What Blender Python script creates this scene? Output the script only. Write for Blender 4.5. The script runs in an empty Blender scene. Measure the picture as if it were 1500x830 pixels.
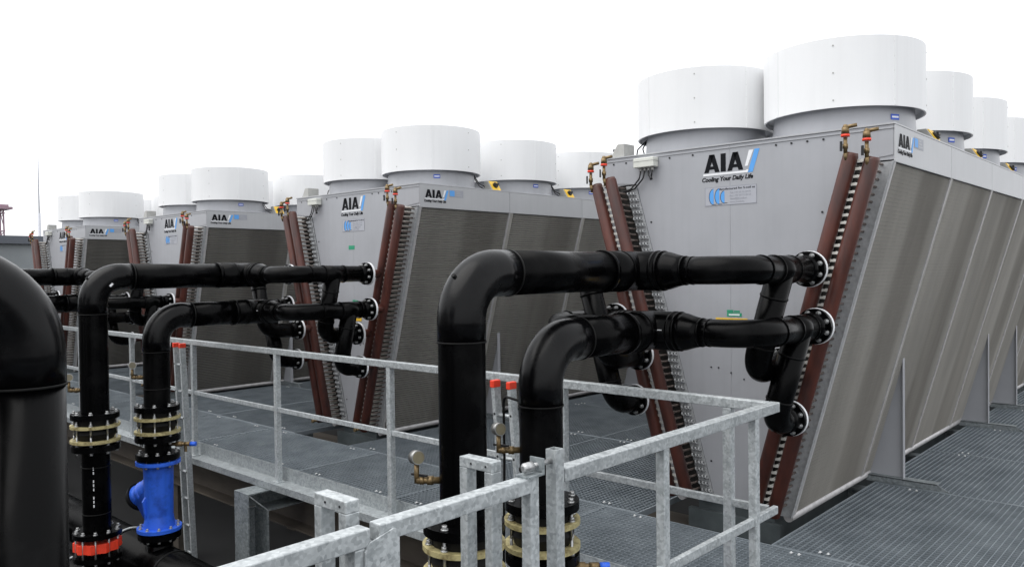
import bpy, math, random
from mathutils import Vector, Matrix
random.seed(7)
S = bpy.context.scene
COL = S.collection
PI = math.pi

# ------------------------------------------------------------------ camera
def cam_axes(yaw, pitch, roll):
    f = Vector((-math.sin(yaw)*math.cos(pitch), math.cos(yaw)*math.cos(pitch), -math.sin(pitch)))
    r = Vector((math.cos(yaw), math.sin(yaw), 0)); u = r.cross(f)
    return (r*math.cos(roll)+u*math.sin(roll), -r*math.sin(roll)+u*math.cos(roll), f)
cd = bpy.data.cameras.new('camera'); cam = bpy.data.objects.new('camera', cd); COL.objects.link(cam)
_r, _u, _f = cam_axes(.7404, .0156, -.0116)
M = Matrix((( _r.x, _u.x, -_f.x, 1.5827), (_r.y, _u.y, -_f.y, -5.3249), (_r.z, _u.z, -_f.z, 1.7786), (0, 0, 0, 1)))
cam.matrix_world = M
cd.sensor_width = 36; cd.lens = 1157.54/1500*36; cd.clip_start = .05; cd.clip_end = 2000
S.camera = cam

# ------------------------------------------------------------------ overcast sky and soft sun
w = bpy.data.worlds.new('World'); S.world = w; w.use_nodes = True
nt = w.node_tree; nt.nodes.clear()
SUN_EL, SUN_AZ = math.radians(64), math.radians(205)       # azimuth clockwise from +y
sky = nt.nodes.new('ShaderNodeTexSky'); sky.sky_type = 'NISHITA'; sky.sun_disc = False
sky.sun_elevation = SUN_EL; sky.sun_rotation = SUN_AZ; sky.dust_density = 6; sky.air_density = 1.0
hs = nt.nodes.new('ShaderNodeHueSaturation'); hs.inputs['Saturation'].default_value = .25
mx = nt.nodes.new('ShaderNodeMix'); mx.data_type = 'RGBA'; mx.inputs[0].default_value = .90
mx.inputs[7].default_value = (8.9, 9.05, 9.3, 1)          # even white cloud cover
bg = nt.nodes.new('ShaderNodeBackground'); bg.inputs[1].default_value = .13
wo = nt.nodes.new('ShaderNodeOutputWorld')
nt.links.new(sky.outputs[0], hs.inputs['Color']); nt.links.new(hs.outputs[0], mx.inputs[6])
nt.links.new(mx.outputs[2], bg.inputs[0]); nt.links.new(bg.outputs[0], wo.inputs[0])
ld = bpy.data.lights.new('sun', 'SUN'); ld.energy = 1.5; ld.angle = math.radians(60); ld.color = (1, .98, .95)
sun = bpy.data.objects.new('sun', ld); COL.objects.link(sun)
sd = Vector((math.sin(SUN_AZ)*math.cos(SUN_EL), math.cos(SUN_AZ)*math.cos(SUN_EL), math.sin(SUN_EL)))
sun.rotation_euler = (-sd).to_track_quat('-Z', 'Y').to_euler(); sun.location = sd*20
S.view_settings.view_transform = 'Standard'; S.view_settings.look = 'None'
S.view_settings.exposure = .38; S.view_settings.gamma = 1
S.render.engine = 'CYCLES'

# ------------------------------------------------------------------ materials
def mat(name, col, rough=.5, metal=0., var=.12, scale=8., bump=0., stretch=(1, 1, 1), col2=None, fac=(.35, .7), spec=.5, rvar=0., vor=False, bscale=None, streak=0., orand=0., ripple=0.):
    m = bpy.data.materials.new(name); m.use_nodes = True
    t = m.node_tree; b = t.nodes['Principled BSDF']
    tc = t.nodes.new('ShaderNodeTexCoord'); mp = t.nodes.new('ShaderNodeMapping'); mp.inputs['Scale'].default_value = stretch
    t.links.new(tc.outputs['Object'], mp.inputs[0])
    if vor:
        n = t.nodes.new('ShaderNodeTexVoronoi'); n.inputs['Scale'].default_value = scale
        sep = t.nodes.new('ShaderNodeSeparateColor'); t.links.new(n.outputs['Color'], sep.inputs[0])
        n2 = t.nodes.new('ShaderNodeTexNoise'); n2.inputs['Scale'].default_value = scale*.25; n2.inputs['Detail'].default_value = 6
        t.links.new(mp.outputs[0], n2.inputs['Vector'])
        mm = t.nodes.new('ShaderNodeMath'); mm.operation = 'MULTIPLY_ADD'; mm.inputs[1].default_value = .45
        t.links.new(sep.outputs[0], mm.inputs[0])
        m3 = t.nodes.new('ShaderNodeMath'); m3.operation = 'MULTIPLY'; m3.inputs[1].default_value = .6
        t.links.new(n2.outputs['Fac'], m3.inputs[0]); t.links.new(m3.outputs[0], mm.inputs[2]); out = mm.outputs[0]
    else:
        n = t.nodes.new('ShaderNodeTexNoise'); n.inputs['Scale'].default_value = scale; n.inputs['Detail'].default_value = 6; n.inputs['Roughness'].default_value = .6
        out = n.outputs['Fac']
    t.links.new(mp.outputs[0], n.inputs['Vector'])
    cr = t.nodes.new('ShaderNodeValToRGB')
    c2 = col2 or tuple(c*(1-var) for c in col)
    c1 = col if col2 else tuple(min(1, c*(1+var)) for c in col)
    cr.color_ramp.elements[0].position = fac[0]; cr.color_ramp.elements[0].color = (*c2, 1)
    cr.color_ramp.elements[1].position = fac[1]; cr.color_ramp.elements[1].color = (*c1, 1)
    t.links.new(out, cr.inputs[0]); t.links.new(cr.outputs[0], b.inputs['Base Color'])
    cur = cr.outputs[0]
    def mulc(fac_sock, lo_, hi_, a=.35, z=.7):
        nonlocal cur
        mr_ = t.nodes.new('ShaderNodeMapRange'); mr_.inputs[1].default_value = a; mr_.inputs[2].default_value = z; mr_.inputs[3].default_value = lo_; mr_.inputs[4].default_value = hi_
        t.links.new(fac_sock, mr_.inputs[0]); vm = t.nodes.new('ShaderNodeVectorMath'); vm.operation = 'SCALE'
        t.links.new(cur, vm.inputs[0]); t.links.new(mr_.outputs[0], vm.inputs['Scale']); cur = vm.outputs[0]
    if streak:                                    # rain streaks: noise drawn out down the surface, broken up by a second noise
        ms = t.nodes.new('ShaderNodeMapping'); ms.inputs['Scale'].default_value = (9, 9, .35); t.links.new(tc.outputs['Object'], ms.inputs[0])
        ns = t.nodes.new('ShaderNodeTexNoise'); ns.inputs['Scale'].default_value = 2.2; ns.inputs['Detail'].default_value = 5; t.links.new(ms.outputs[0], ns.inputs['Vector'])
        mulc(ns.outputs['Fac'], 1-streak, 1.0, .30, .52)
    if orand:
        oi = t.nodes.new('ShaderNodeObjectInfo'); mulc(oi.outputs['Random'], 1-orand, 1+orand, 0, 1)
    t.links.new(cur, b.inputs['Base Color'])
    if ripple:
        bp = t.nodes.new('ShaderNodeBump'); bp.inputs['Strength'].default_value = ripple; bp.inputs['Distance'].default_value = .02
        nb = t.nodes.new('ShaderNodeTexNoise'); nb.inputs['Scale'].default_value = 1.6; nb.inputs['Detail'].default_value = 1
        t.links.new(tc.outputs['Object'], nb.inputs['Vector']); t.links.new(nb.outputs['Fac'], bp.inputs['Height']); t.links.new(bp.outputs[0], b.inputs['Normal'])
    b.inputs['Roughness'].default_value = rough; b.inputs['Metallic'].default_value = metal
    b.inputs['Specular IOR Level'].default_value = spec
    if rvar:
        mr = t.nodes.new('ShaderNodeMapRange'); mr.inputs[1].default_value = .3; mr.inputs[2].default_value = .7
        mr.inputs[3].default_value = max(.05, rough-rvar); mr.inputs[4].default_value = min(1, rough+rvar)
        t.links.new(out, mr.inputs[0]); t.links.new(mr.outputs[0], b.inputs['Roughness'])
    if bump:
        bp = t.nodes.new('ShaderNodeBump'); bp.inputs['Strength'].default_value = bump; bp.inputs['Distance'].default_value = .005
        nb = t.nodes.new('ShaderNodeTexNoise'); nb.inputs['Scale'].default_value = bscale or scale*4; nb.inputs['Detail'].default_value = 4
        t.links.new(mp.outputs[0], nb.inputs['Vector']); t.links.new(nb.outputs['Fac'], bp.inputs['Height']); t.links.new(bp.outputs[0], b.inputs['Normal'])
    return m
MT = {}
MT['grey'] = mat('painted_grey_steel', (.370, .378, .402), .36, 0, .05, 2.2, 0, streak=.04, orand=.02, ripple=.3)
MT['grey_band'] = mat('painted_grey_band', (.43, .437, .452), .38, 0, .04, 3, 0, streak=.035, orand=.03, ripple=.1)
MT['white'] = mat('white_painted_shroud', (.81, .815, .82), .42, 0, .03, 2.5, 0, stretch=(1, 1, .3), streak=.022, orand=.02, ripple=.06)
MT['galv'] = mat('galvanised_steel', (.52, .55, .56), .46, .3, .2, 90, .04, col2=(.31, .335, .345), fac=(.25, .75), rvar=.08, vor=True, streak=.12, orand=.10)
MT['galv_mid'] = mat('dull_galvanised_plate', (.40, .43, .44), .5, .3, .2, 70, .04, col2=(.24, .26, .27), fac=(.25, .75), rvar=.08, vor=True)
MT['galv_dark'] = mat('weathered_galvanised_steel', (.30, .33, .34), .55, .3, .2, 60, .05, col2=(.15, .17, .18), fac=(.25, .75), rvar=.08, vor=True)
MT['grating'] = mat('grating_steel', (.285, .32, .348), .5, .25, .18, 3.5, .03, col2=(.175, .203, .225), orand=.09, fac=(.3, .7))
MT['sheet'] = mat('tube_sheet_steel', (.46, .47, .48), .5, .2, .2, 40, .05, col2=(.30, .31, .32), fac=(.3, .7))
MT['pe'] = mat('black_polyethylene', (.010, .010, .0102), .27, 0, .3, 5, .03, col2=(.0010, .0010, .0012), fac=(.5, 1.0), spec=.085, rvar=.07, bscale=60)
MT['pe_elbow'] = mat('black_moulded_polyethylene', (.013, .013, .0132), .25, 0, .3, 5, .03, col2=(.0016, .0016, .002), fac=(.48, .9), spec=.18, rvar=.08, bscale=60)
MT['rubber'] = mat('black_rubber', (.006, .006, .006), .5, 0, .2, 20, .05, spec=.15)
MT['header'] = mat('oxide_red_header', (.105, .029, .019), .40, .0, .3, 9, .06, col2=(.038, .018, .016), fac=(.3, .66), stretch=(1, 1, .35), rvar=.1, spec=.45)
MT['stub'] = mat('bright_tube_metal', (.80, .79, .75), .45, .1, .2, 30, .03, col2=(.55, .53, .48))
MT['tube'] = mat('tarnished_copper_tube', (.30, .25, .225), .45, .4, .3, 30, .04, col2=(.12, .09, .08))
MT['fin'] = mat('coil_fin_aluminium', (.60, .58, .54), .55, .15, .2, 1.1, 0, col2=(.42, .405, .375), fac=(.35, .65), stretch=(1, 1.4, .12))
_t = MT['fin'].node_tree; _b = _t.nodes['Principled BSDF']            # darker band across part of every coil section, edges shifted by noise
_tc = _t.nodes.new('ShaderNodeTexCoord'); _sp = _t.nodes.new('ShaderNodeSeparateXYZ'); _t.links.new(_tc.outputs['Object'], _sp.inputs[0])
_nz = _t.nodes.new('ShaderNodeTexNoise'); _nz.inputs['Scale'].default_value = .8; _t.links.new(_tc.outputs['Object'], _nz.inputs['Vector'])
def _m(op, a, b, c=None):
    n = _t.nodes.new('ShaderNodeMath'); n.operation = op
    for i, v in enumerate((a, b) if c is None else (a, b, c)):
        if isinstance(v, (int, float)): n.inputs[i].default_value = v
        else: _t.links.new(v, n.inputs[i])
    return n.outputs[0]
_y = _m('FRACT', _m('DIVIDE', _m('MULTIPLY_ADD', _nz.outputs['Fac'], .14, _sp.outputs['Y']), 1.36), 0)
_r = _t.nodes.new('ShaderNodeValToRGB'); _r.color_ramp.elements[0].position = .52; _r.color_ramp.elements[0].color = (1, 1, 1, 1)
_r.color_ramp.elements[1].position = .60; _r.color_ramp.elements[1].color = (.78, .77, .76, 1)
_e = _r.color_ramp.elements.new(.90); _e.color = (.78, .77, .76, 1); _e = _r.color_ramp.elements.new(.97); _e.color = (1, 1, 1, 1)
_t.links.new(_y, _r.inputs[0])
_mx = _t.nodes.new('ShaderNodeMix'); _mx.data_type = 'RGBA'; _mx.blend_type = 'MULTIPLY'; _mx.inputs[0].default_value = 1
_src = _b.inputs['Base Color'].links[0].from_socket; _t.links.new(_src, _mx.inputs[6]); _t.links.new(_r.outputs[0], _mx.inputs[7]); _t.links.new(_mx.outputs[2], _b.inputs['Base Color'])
MT['fin_strip'] = mat('coil_cover_strip', (.40, .385, .355), .55, .15, .1, 6, 0)
MT['core'] = mat('coil_core', (.03, .028, .026), .8, 0, .2, 12, 0)
MT['coiltube'] = mat('sooty_tube', (.13, .125, .117), .7, 0, .2, 12, 0)
MT['trim'] = mat('coil_frame_trim', (.52, .51, .51), .45, .3, .14, 14, .03)
MT['brass'] = mat('brass', (.27, .185, .085), .42, .6, .3, 40, .03, col2=(.16, .115, .06))
MT['steel'] = mat('zinc_bolt_steel', (.55, .56, .56), .35, .7, .25, 60, .0, col2=(.3, .3, .3))
MT['clip'] = mat('bright_zinc_clip', (.75, .76, .77), .4, .3, .1, 40)
MT['zinc'] = mat('yellow_zinc_flange', (.58, .51, .26), .45, .4, .25, 22, .04, col2=(.24, .19, .09), fac=(.32, .55))
MT['blue'] = mat('blue_epoxy', (.03, .14, .76), .42, 0, .15, 9, .05, col2=(.016, .075, .46), fac=(.28, .5), streak=.12)
MT['red'] = mat('red_plastic', (.82, .055, .022), .45, 0, .1, 20)
MT['yellow'] = mat('yellow_plastic', (.80, .50, .04), .45, 0, .1, 20)
MT['black'] = mat('black_plastic', (.012, .012, .014), .5, 0, .1, 20)
MT['ivory'] = mat('ivory_plastic', (.66, .67, .62), .5, 0, .05, 20)
MT['boxgrey'] = mat('grey_plastic', (.42, .42, .40), .5, 0, .08, 20)
MT['logo_black'] = mat('logo_black_vinyl', (.005, .0055, .008), .6, 0, .05, 5, spec=.15)
MT['logo_white'] = mat('logo_white_vinyl', (.82, .83, .85), .5, 0, .03, 5)
MT['logo_blue'] = mat('logo_blue_vinyl', (.10, .36, .80), .5, 0, .05, 5)
MT['label_grey'] = mat('label_grey_vinyl', (.33, .34, .38), .5, 0, .05, 5)
MT['green'] = mat('green_label_vinyl', (.02, .30, .16), .5, 0, .1, 15)
MT['sticker'] = mat('blue_sticker_vinyl', (.04, .11, .55), .5, 0, .05, 5)
MT['pit'] = mat('roof_membrane', (.010, .010, .0105), .9, 0, .25, 1.2, .1)
MT['beam'] = mat('rusty_beam_steel', (.115, .098, .078), .7, .1, .3, 4, .08, col2=(.055, .046, .038), stretch=(.3, 1, 1))
MT['dark_base'] = mat('dark_base_paint', (.075, .09, .095), .6, 0, .2, 6, .03)
MT['wall'] = mat('distant_cladding', (.24, .26, .27), .7, 0, .1, .6)
MT['wallband'] = mat('distant_glass_band', (.30, .35, .35), .3, 0, .1, .8)
MT['roofdark'] = mat('distant_roof_edge', (.10, .11, .13), .7, 0, .1, .6)
MT['lattice'] = mat('distant_tower_paint', (.30, .20, .24), .6, 0, .1, 2)
MT['mast'] = mat('mast_paint', (.45, .46, .50), .5, .2, .1, 2)
MT['case'] = mat('gauge_case_steel', (.30, .30, .29), .3, .7, .2, 30)
MT['dial'] = mat('gauge_dial', (.20, .175, .11), .3, 0, .1, 30)

# ------------------------------------------------------------------ mesh builder
class MB:
    def __init__(s): s.v = []; s.f = []; s.sm = []
    def add(s, vs, fs, smooth=False):
        o = len(s.v); s.v += [tuple(v) for v in vs]
        for f in fs: s.f.append([i+o for i in f]); s.sm.append(smooth)
        return s
    def box(s, a, b):
        x0, y0, z0 = (min(a[i], b[i]) for i in range(3)); x1, y1, z1 = (max(a[i], b[i]) for i in range(3))
        return s.add([(x0,y0,z0),(x1,y0,z0),(x1,y1,z0),(x0,y1,z0),(x0,y0,z1),(x1,y0,z1),(x1,y1,z1),(x0,y1,z1)],
            [(0,3,2,1),(4,5,6,7),(0,1,5,4),(1,2,6,5),(2,3,7,6),(3,0,4,7)])
    def hexa(s, bot, top):      # 4 bottom points, 4 top points
        return s.add(list(bot)+list(top), [(0,3,2,1),(4,5,6,7),(0,1,5,4),(1,2,6,5),(2,3,7,6),(3,0,4,7)])
    def bar(s, p, q, w, h, up=(0,0,1)):   # rectangular bar between two points
        p = Vector(p); q = Vector(q); d = (q-p).normalized(); up = Vector(up)
        sx = d.cross(up).normalized()*(w/2); sz = sx.cross(d).normalized()*(h/2)
        return s.hexa([p-sx-sz, p+sx-sz, q+sx-sz, q-sx-sz], [p-sx+sz, p+sx+sz, q+sx+sz, q-sx+sz])
    def sweep(s, pts, rad, seg=20, caps=True, smooth=True):
        pts = [Vector(p) for p in pts]; n = len(pts)
        rs = rad if isinstance(rad, (list, tuple)) else [rad]*n
        tans = []
        for i in range(n):
            a = pts[max(0, i-1)]; b = pts[min(n-1, i+1)]
            t = b-a
            if t.length < 1e-9: t = tans[-1] if tans else Vector((0,0,1))
            tans.append(t.normalized())
        t0 = tans[0]; ref = Vector((0,0,1)) if abs(t0.z) < .9 else Vector((1,0,0))
        nx = t0.cross(ref).normalized(); vs = []; fs = []
        for i in range(n):
            t = tans[i]; nx = (nx - t*nx.dot(t)).normalized(); ny = t.cross(nx)
            for k in range(seg):
                a = 2*PI*k/seg; vs.append(pts[i]+(nx*math.cos(a)+ny*math.sin(a))*rs[i])
        for i in range(n-1):
            for k in range(seg):
                fs.append((i*seg+k, i*seg+(k+1)%seg, (i+1)*seg+(k+1)%seg, (i+1)*seg+k))
        s.add(vs, fs, smooth)
        if caps:
            o = len(s.v)-n*seg
            s.f.append([o+k for k in range(seg)][::-1]); s.sm.append(False)
            s.f.append([o+(n-1)*seg+k for k in range(seg)]); s.sm.append(False)
        return s
    def cyl(s, p, q, r, r2=None, seg=20, caps=True):
        return s.sweep([p, q], [r, r if r2 is None else r2], seg, caps)
    def profile(s, p, axis, prof, seg=28):  # lathe: prof = [(dist along axis, radius)], hard edges by splitting
        p = Vector(p); ax = Vector(axis).normalized()
        for (d0, r0), (d1, r1) in zip(prof, prof[1:]):
            if abs(d1-d0) < 1e-7:
                s._ring(p+ax*d0, ax, r0, r1, seg)
            else: s.sweep([p+ax*d0, p+ax*d1], [r0, r1], seg, False)
        return s
    def _ring(s, c, ax, r0, r1, seg):
        ref = Vector((0,0,1)) if abs(ax.z) < .9 else Vector((1,0,0)); nx = ax.cross(ref).normalized(); ny = ax.cross(nx)
        vs = []
        for r in (r0, r1):
            for k in range(seg):
                a = 2*PI*k/seg; vs.append(c+(nx*math.cos(a)+ny*math.sin(a))*r)
        if min(r0, r1) < 1e-6:
            rr = 0 if r0 > r1 else 1
            s.add(vs[rr*seg:(rr+1)*seg] if False else vs[(0 if r0 > r1 else seg):(seg if r0 > r1 else 2*seg)], [tuple(range(seg))])
        else: s.add(vs, [(k, (k+1)%seg, seg+(k+1)%seg, seg+k) for k in range(seg)])
    def disc(s, c, axis, r, t, seg=20):
        c = Vector(c); ax = Vector(axis).normalized(); return s.cyl(c-ax*t/2, c+ax*t/2, r, seg=seg)
    def poly(s, pts, n, t):   # extruded flat polygon, n = extrusion direction
        n = Vector(n).normalized()*t; k = len(pts); a = [Vector(p) for p in pts]; b = [p+n for p in a]
        return s.add(a+b, [tuple(range(k))[::-1], tuple(range(k, 2*k))]+[(i, (i+1)%k, k+(i+1)%k, k+i) for i in range(k)])
    def mesh(s, name, m):
        me = bpy.data.meshes.new(name); me.from_pydata(s.v, [], s.f); me.update()
        me.polygons.foreach_set('use_smooth', s.sm)
        if m: me.materials.append(MT[m] if isinstance(m, str) else m)
        return me
    def build(s, name, m, parent=None, bevel=0):
        o = bpy.data.objects.new(name, s.mesh(name, m)); COL.objects.link(o)
        if parent: o.parent = parent
        if bevel:
            b = o.modifiers.new('bevel', 'BEVEL'); b.width = bevel; b.segments = 2; b.limit_method = 'ANGLE'; b.angle_limit = .7
        return o
def inst(name, me, parent, loc=(0,0,0), rot=None):
    o = bpy.data.objects.new(name, me); COL.objects.link(o); o.parent = parent; o.location = loc
    if rot: o.rotation_euler = rot
    return o
def fillet(pts, R):
    pts = [Vector(p) for p in pts]; out = [pts[0]]
    for i in range(1, len(pts)-1):
        a = (pts[i-1]-pts[i]).normalized(); b = (pts[i+1]-pts[i]).normalized()
        r = R[i-1] if isinstance(R, (list, tuple)) else R
        ang = a.angle(b); d = r/math.tan(ang/2); p0 = pts[i]+a*d; p1 = pts[i]+b*d
        c = pts[i]+(a+b).normalized()*(r/math.sin(ang/2)); v0 = p0-c; v1 = p1-c; th = v0.angle(v1)
        N = max(6, int(th/.13))
        for k in range(N+1):
            t = k/N; out.append(c+(v0*math.sin((1-t)*th)+v1*math.sin(t*th))/math.sin(th))
    out.append(pts[-1]); return out
def thing(name, label, cat, loc=(0,0,0), group=None):
    o = bpy.data.objects.new(name, None); o.empty_display_size = .1; COL.objects.link(o); o.location = loc
    return tag(o, label, cat, group)
def tag(o, label, cat, group=None):
    o['label'] = label; o['category'] = cat
    if group: o['group'] = group
    return o
def struct(o): o['kind'] = 'structure'; return o
def stuff(o): o['kind'] = 'stuff'; return o
def copy_tree(o, parent=None, off=None, skip=()):
    c = o.copy(); COL.objects.link(c); c.parent = parent
    if off is not None: c.location = Vector(o.location)+Vector(off)
    for ch in list(o.children):
        if ch.name.split('.')[0] not in skip: copy_tree(ch, c)
    return c
def text_mesh(body, size, bold=0., shear=0., align='LEFT', width=None):
    c = bpy.data.curves.new('lettering', 'FONT'); c.body = body; c.size = size; c.offset = bold; c.shear = shear; c.extrude = .0008; c.align_x = align
    c.resolution_u = 3
    o = bpy.data.objects.new('lettering', c); COL.objects.link(o)
    dg = bpy.context.evaluated_depsgraph_get(); me = bpy.data.meshes.new_from_object(o.evaluated_get(dg))
    bpy.data.objects.remove(o)
    if width:
        xs = [v.co.x for v in me.vertices]; k = width/(max(xs)-min(xs)); x0 = min(xs)
        for v in me.vertices: v.co.x = (v.co.x-x0)*k
    return me
def text(name, body, size, m, parent, loc, rot, **k):
    me = text_mesh(body, size, **k); me.materials.clear(); me.materials.append(MT[m])
    o = inst(name, me, parent, loc, rot); return o

PITCH = 4.547; UX = -1.125                       # cooler spacing, first cooler's axis
# ================================================================== SETTING
roof = MB().box((-140, -60, -1.75), (60, 60, -1.55)).build('ground', 'pit'); struct(roof)
platform = struct(MB().box((-17, -1.425, -.108), (3.3, -1.417, .012)).build('platform', 'galv_mid'))   # the toe plate along the pit edge is the platform's own mesh

def panel_mesh(w, l, along_y):                   # one grating panel: frame, bearing bars, cross bars
    b = MB(); t = .0042; D = .045
    b.box((0, 0, -D), (w, .010, .001)); b.box((0, l-.010, -D), (w, l, .001))
    b.box((0, .010, -D), (.010, l-.010, .001)); b.box((w-.010, .010, -D), (w, l-.010, .001))
    if along_y:
        n = round(w/.041)
        for i in range(1, n): x = w*i/n; b.box((x-t/2, .006, -D), (x+t/2, l-.006, 0))
        n = round(l/.041)
        for i in range(1, n): y = l*i/n; b.box((.006, y-.0022, -.016), (w-.006, y+.0022, -.005))
    else:
        n = round(l/.041)
        for i in range(1, n): y = l*i/n; b.box((.006, y-t/2, -D), (w-.006, y+t/2, 0))
        n = round(w/.041)
        for i in range(1, n): x = w*i/n; b.box((x-.0022, .006, -.016), (x+.0022, l-.006, -.005))
    return b.mesh('grating_panel', 'grating')
PM = {}
clip_me = MB().box((-.007, -.012, .001), (.007, .012, .004)).cyl((0, 0, .004), (0, 0, .010), .0062, seg=8).mesh('clip', 'clip')
def panel(x0, y0, x1, y1, along_y, clips=True):
    g = .004; w_, l_ = round(x1-x0-2*g, 3), round(y1-y0-2*g, 3); key = (w_, l_, along_y)
    if key not in PM: PM[key] = panel_mesh(*key)
    o = inst('grating_panel', PM[key], platform, (x0+g, y0+g, random.uniform(-.0015, .0015)))
    if clips:
        for u in (.18, .82):
            [inst('clip', clip_me, o, (w_*u+du, yy, 0), (0, 0, random.uniform(-.3, .3))) for du in (-.025, .025) for yy in (.06, l_-.06)]
xs = [3.3, 1.6, -.10, -1.92, -3.3, -4.65, -6.62, -8.04, -10.0, -12.0, -14.0, -16.9]
for a, b in zip(xs, xs[1:]): panel(b, -1.415, a, -.475, False)
rows = [-.475, 1.5, 3.03, 4.54, 6.05, 7.56, 9.2]
for r0, r1 in zip(rows, rows[1:]):
    panel(-.62, r0, 1.15, r1, True); panel(1.15, r0, 3.3, r1, True)
    for k in range(4):
        xr = UX-.505-PITCH*k; xl = UX+.505-PITCH*(k+1); xm = (xr+xl)/2
        panel(xm, r0, xr, r1, k > 0 or True, k < 2); panel(xl, r0, xm, r1, True, k < 2)
for y0, y1 in ((-3.4, -1.425), (-5.4, -3.4), (-7.2, -5.4)): panel(-.10, y0, 1.6, y1, True); panel(1.6, y0, 3.3, y1, True)
# walkway edges, ledge and the beams that carry the platform
e = MB()
e.box((-17, -1.565, -.118), (-.10, -1.425, -.108)); e.box((-17, -1.575, -.165), (-.10, -1.565, -.104))
e.build('edge_ledge', 'galv_mid', platform)
e = MB(); e.box((-.112, -7.2, -.16), (-.102, -1.58, .014)); e.build('edge_ledge', 'galv', platform)
def ibeam(name, p, q, h, wd, tf=.016, tw=.011, m='beam'):
    p = Vector(p); q = Vector(q); d = (q-p).normalized(); s = d.cross(Vector((0,0,1)))
    b = MB(); up = Vector((0,0,1))
    b.bar(p-up*tf/2, q-up*tf/2, wd, tf); b.bar(p-up*(h-tf/2), q-up*(h-tf/2), wd, tf); b.bar(p-up*(h/2), q-up*(h/2), tw, h-2*tf)
    return b.build(name, m, platform)
ibeam('beam', (-17, -1.16, -.24), (-.2, -1.16, -.24), .36, .30)
ibeam('beam', (-17, .35, -.26), (3.2, .35, -.26), .40, .24)
for y in rows[1:]: ibeam('beam', (-17, y, -.06), (3.2, y, -.06), .2, .12, m='galv_dark')
for x in (-.25, -3.35, -6.5, -9.6, -12.7): ibeam('beam', (x, -1.0, -.07), (x, -.02, -.07), .16, .1, m='galv_dark')
for x in (-2.2, -7.5, -12.0, -15.5):
    for y in (-1.16, .35):
        MB().box((x-.08, y-.08, -1.55), (x+.08, y+.08, -.61)).build('column', 'beam', platform)

# ================================================================== DRY COOLERS
H = 2.684; ZB = 2.457; SL = .28; LEN = 8.16; SEC = 1.36; NS = 6
def oo(z): return .451+SL*(z-.05)                # outer coil face offset from the cooler's axis
def hx(z, inner): return .7307+SL*(z-1.3)-(.14 if inner else 0)
def loft(b, s, z0, z1, d0, d1, y0, y1):          # slab that follows the coil's slant, between depths d0 and d1 behind the outer face
    P = lambda z, d, y: (s*(oo(z)-d), y, z)
    bot = [P(z0, d0, y0), P(z0, d1, y0), P(z0, d1, y1), P(z0, d0, y1)]; top = [P(z1, d0, y0), P(z1, d1, y0), P(z1, d1, y1), P(z1, d0, y1)]
    return b.hexa(bot, top)
unit = thing('dry_cooler', 'grey V-shaped dry cooler at the row end beside the wide open grating walkway', 'dry cooler', (UX, 0, 0), 'row of dry coolers')
MB().box((-1.12, .006, ZB), (1.12, LEN, H-.004)).build('casing', 'grey', unit)
top = MB()
top.box((-1.128, -.008, H-.004), (1.128, LEN+.01, H+.006)); top.build('top_deck', 'grey_band', unit)
for i in range(NS):                              # panels of the band along both long sides
    for s in (-1, 1):
        MB().box((s*1.12, i*SEC+.0025, ZB-.012), (s*1.1262, (i+1)*SEC-.0025, H-.006)).box((s*1.08, i*SEC+.0025, ZB-.014), (s*1.1262, (i+1)*SEC-.0025, ZB-.010)).build('casing_panel', 'grey_band', unit)
# front end: two sheet panels with a seam, plus band ends
def fx(z): return oo(z)-.32
for s in (-1, 1):
    pts = [(s*.0007, 0, .10), (s*fx(.10), 0, .10), (s*(fx(ZB)), 0, ZB), (s*1.118, 0, ZB+.03), (s*1.118, 0, H-.006), (s*.0007, 0, H-.006)]
    if s > 0: pts = pts[::-1]
    MB().poly(pts, (0, 1, 0), .0058).build('front_panel', 'grey', unit)
MB().box((-1.125, -.006, H-.030), (1.125, -.0005, H-.026)).build('fold_line', 'grey_band', unit)
b = MB(); pts = [(-fx(.1), LEN, .1), (fx(.1), LEN, .1), (1.118, LEN, ZB), (1.118, LEN, H-.01), (-1.118, LEN, H-.01), (-1.118, LEN, ZB)]
b.poly(pts, (0, -1, 0), .006).build('rear_panel', 'grey', unit)
b = MB()
for x in (-1.02, -.9, -.62, -.5, -.3, .35, .46, .57, .68): b.disc((x, -.002, H-.05), (0, 1, 0), .0075, .006, 8)
for s in (-1, 1):
    for z in (.35, .8, 1.25, 1.7, 2.15): b.disc((s*(fx(z)-.05), -.002, z), (0, 1, 0), .0075, .006, 8)
for x, z in ((-.16, 1.05), (-.1, 1.05), (.0, 1.02), (.1, .98), (.16, 1.0)): b.disc((x, -.002, z), (0, 1, 0), .006, .006, 8)
stuff(b.build('screws', 'black', unit))
# base frame
b = MB(); b.box((-.30, .05, -.20), (.30, .13, .10)); b.box((-.30, LEN-.13, -.20), (.30, LEN-.05, .10))
for s in (-1, 1): b.box((s*.24, .13, -.20), (s*.30, LEN-.13, .02))
b.build('base_frame', 'dark_base', unit)
b = MB(); b.box((-.36, .0, -.17), (.36, .045, -.03)); b.build('base_crossbeam', 'dark_base', unit)
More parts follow.
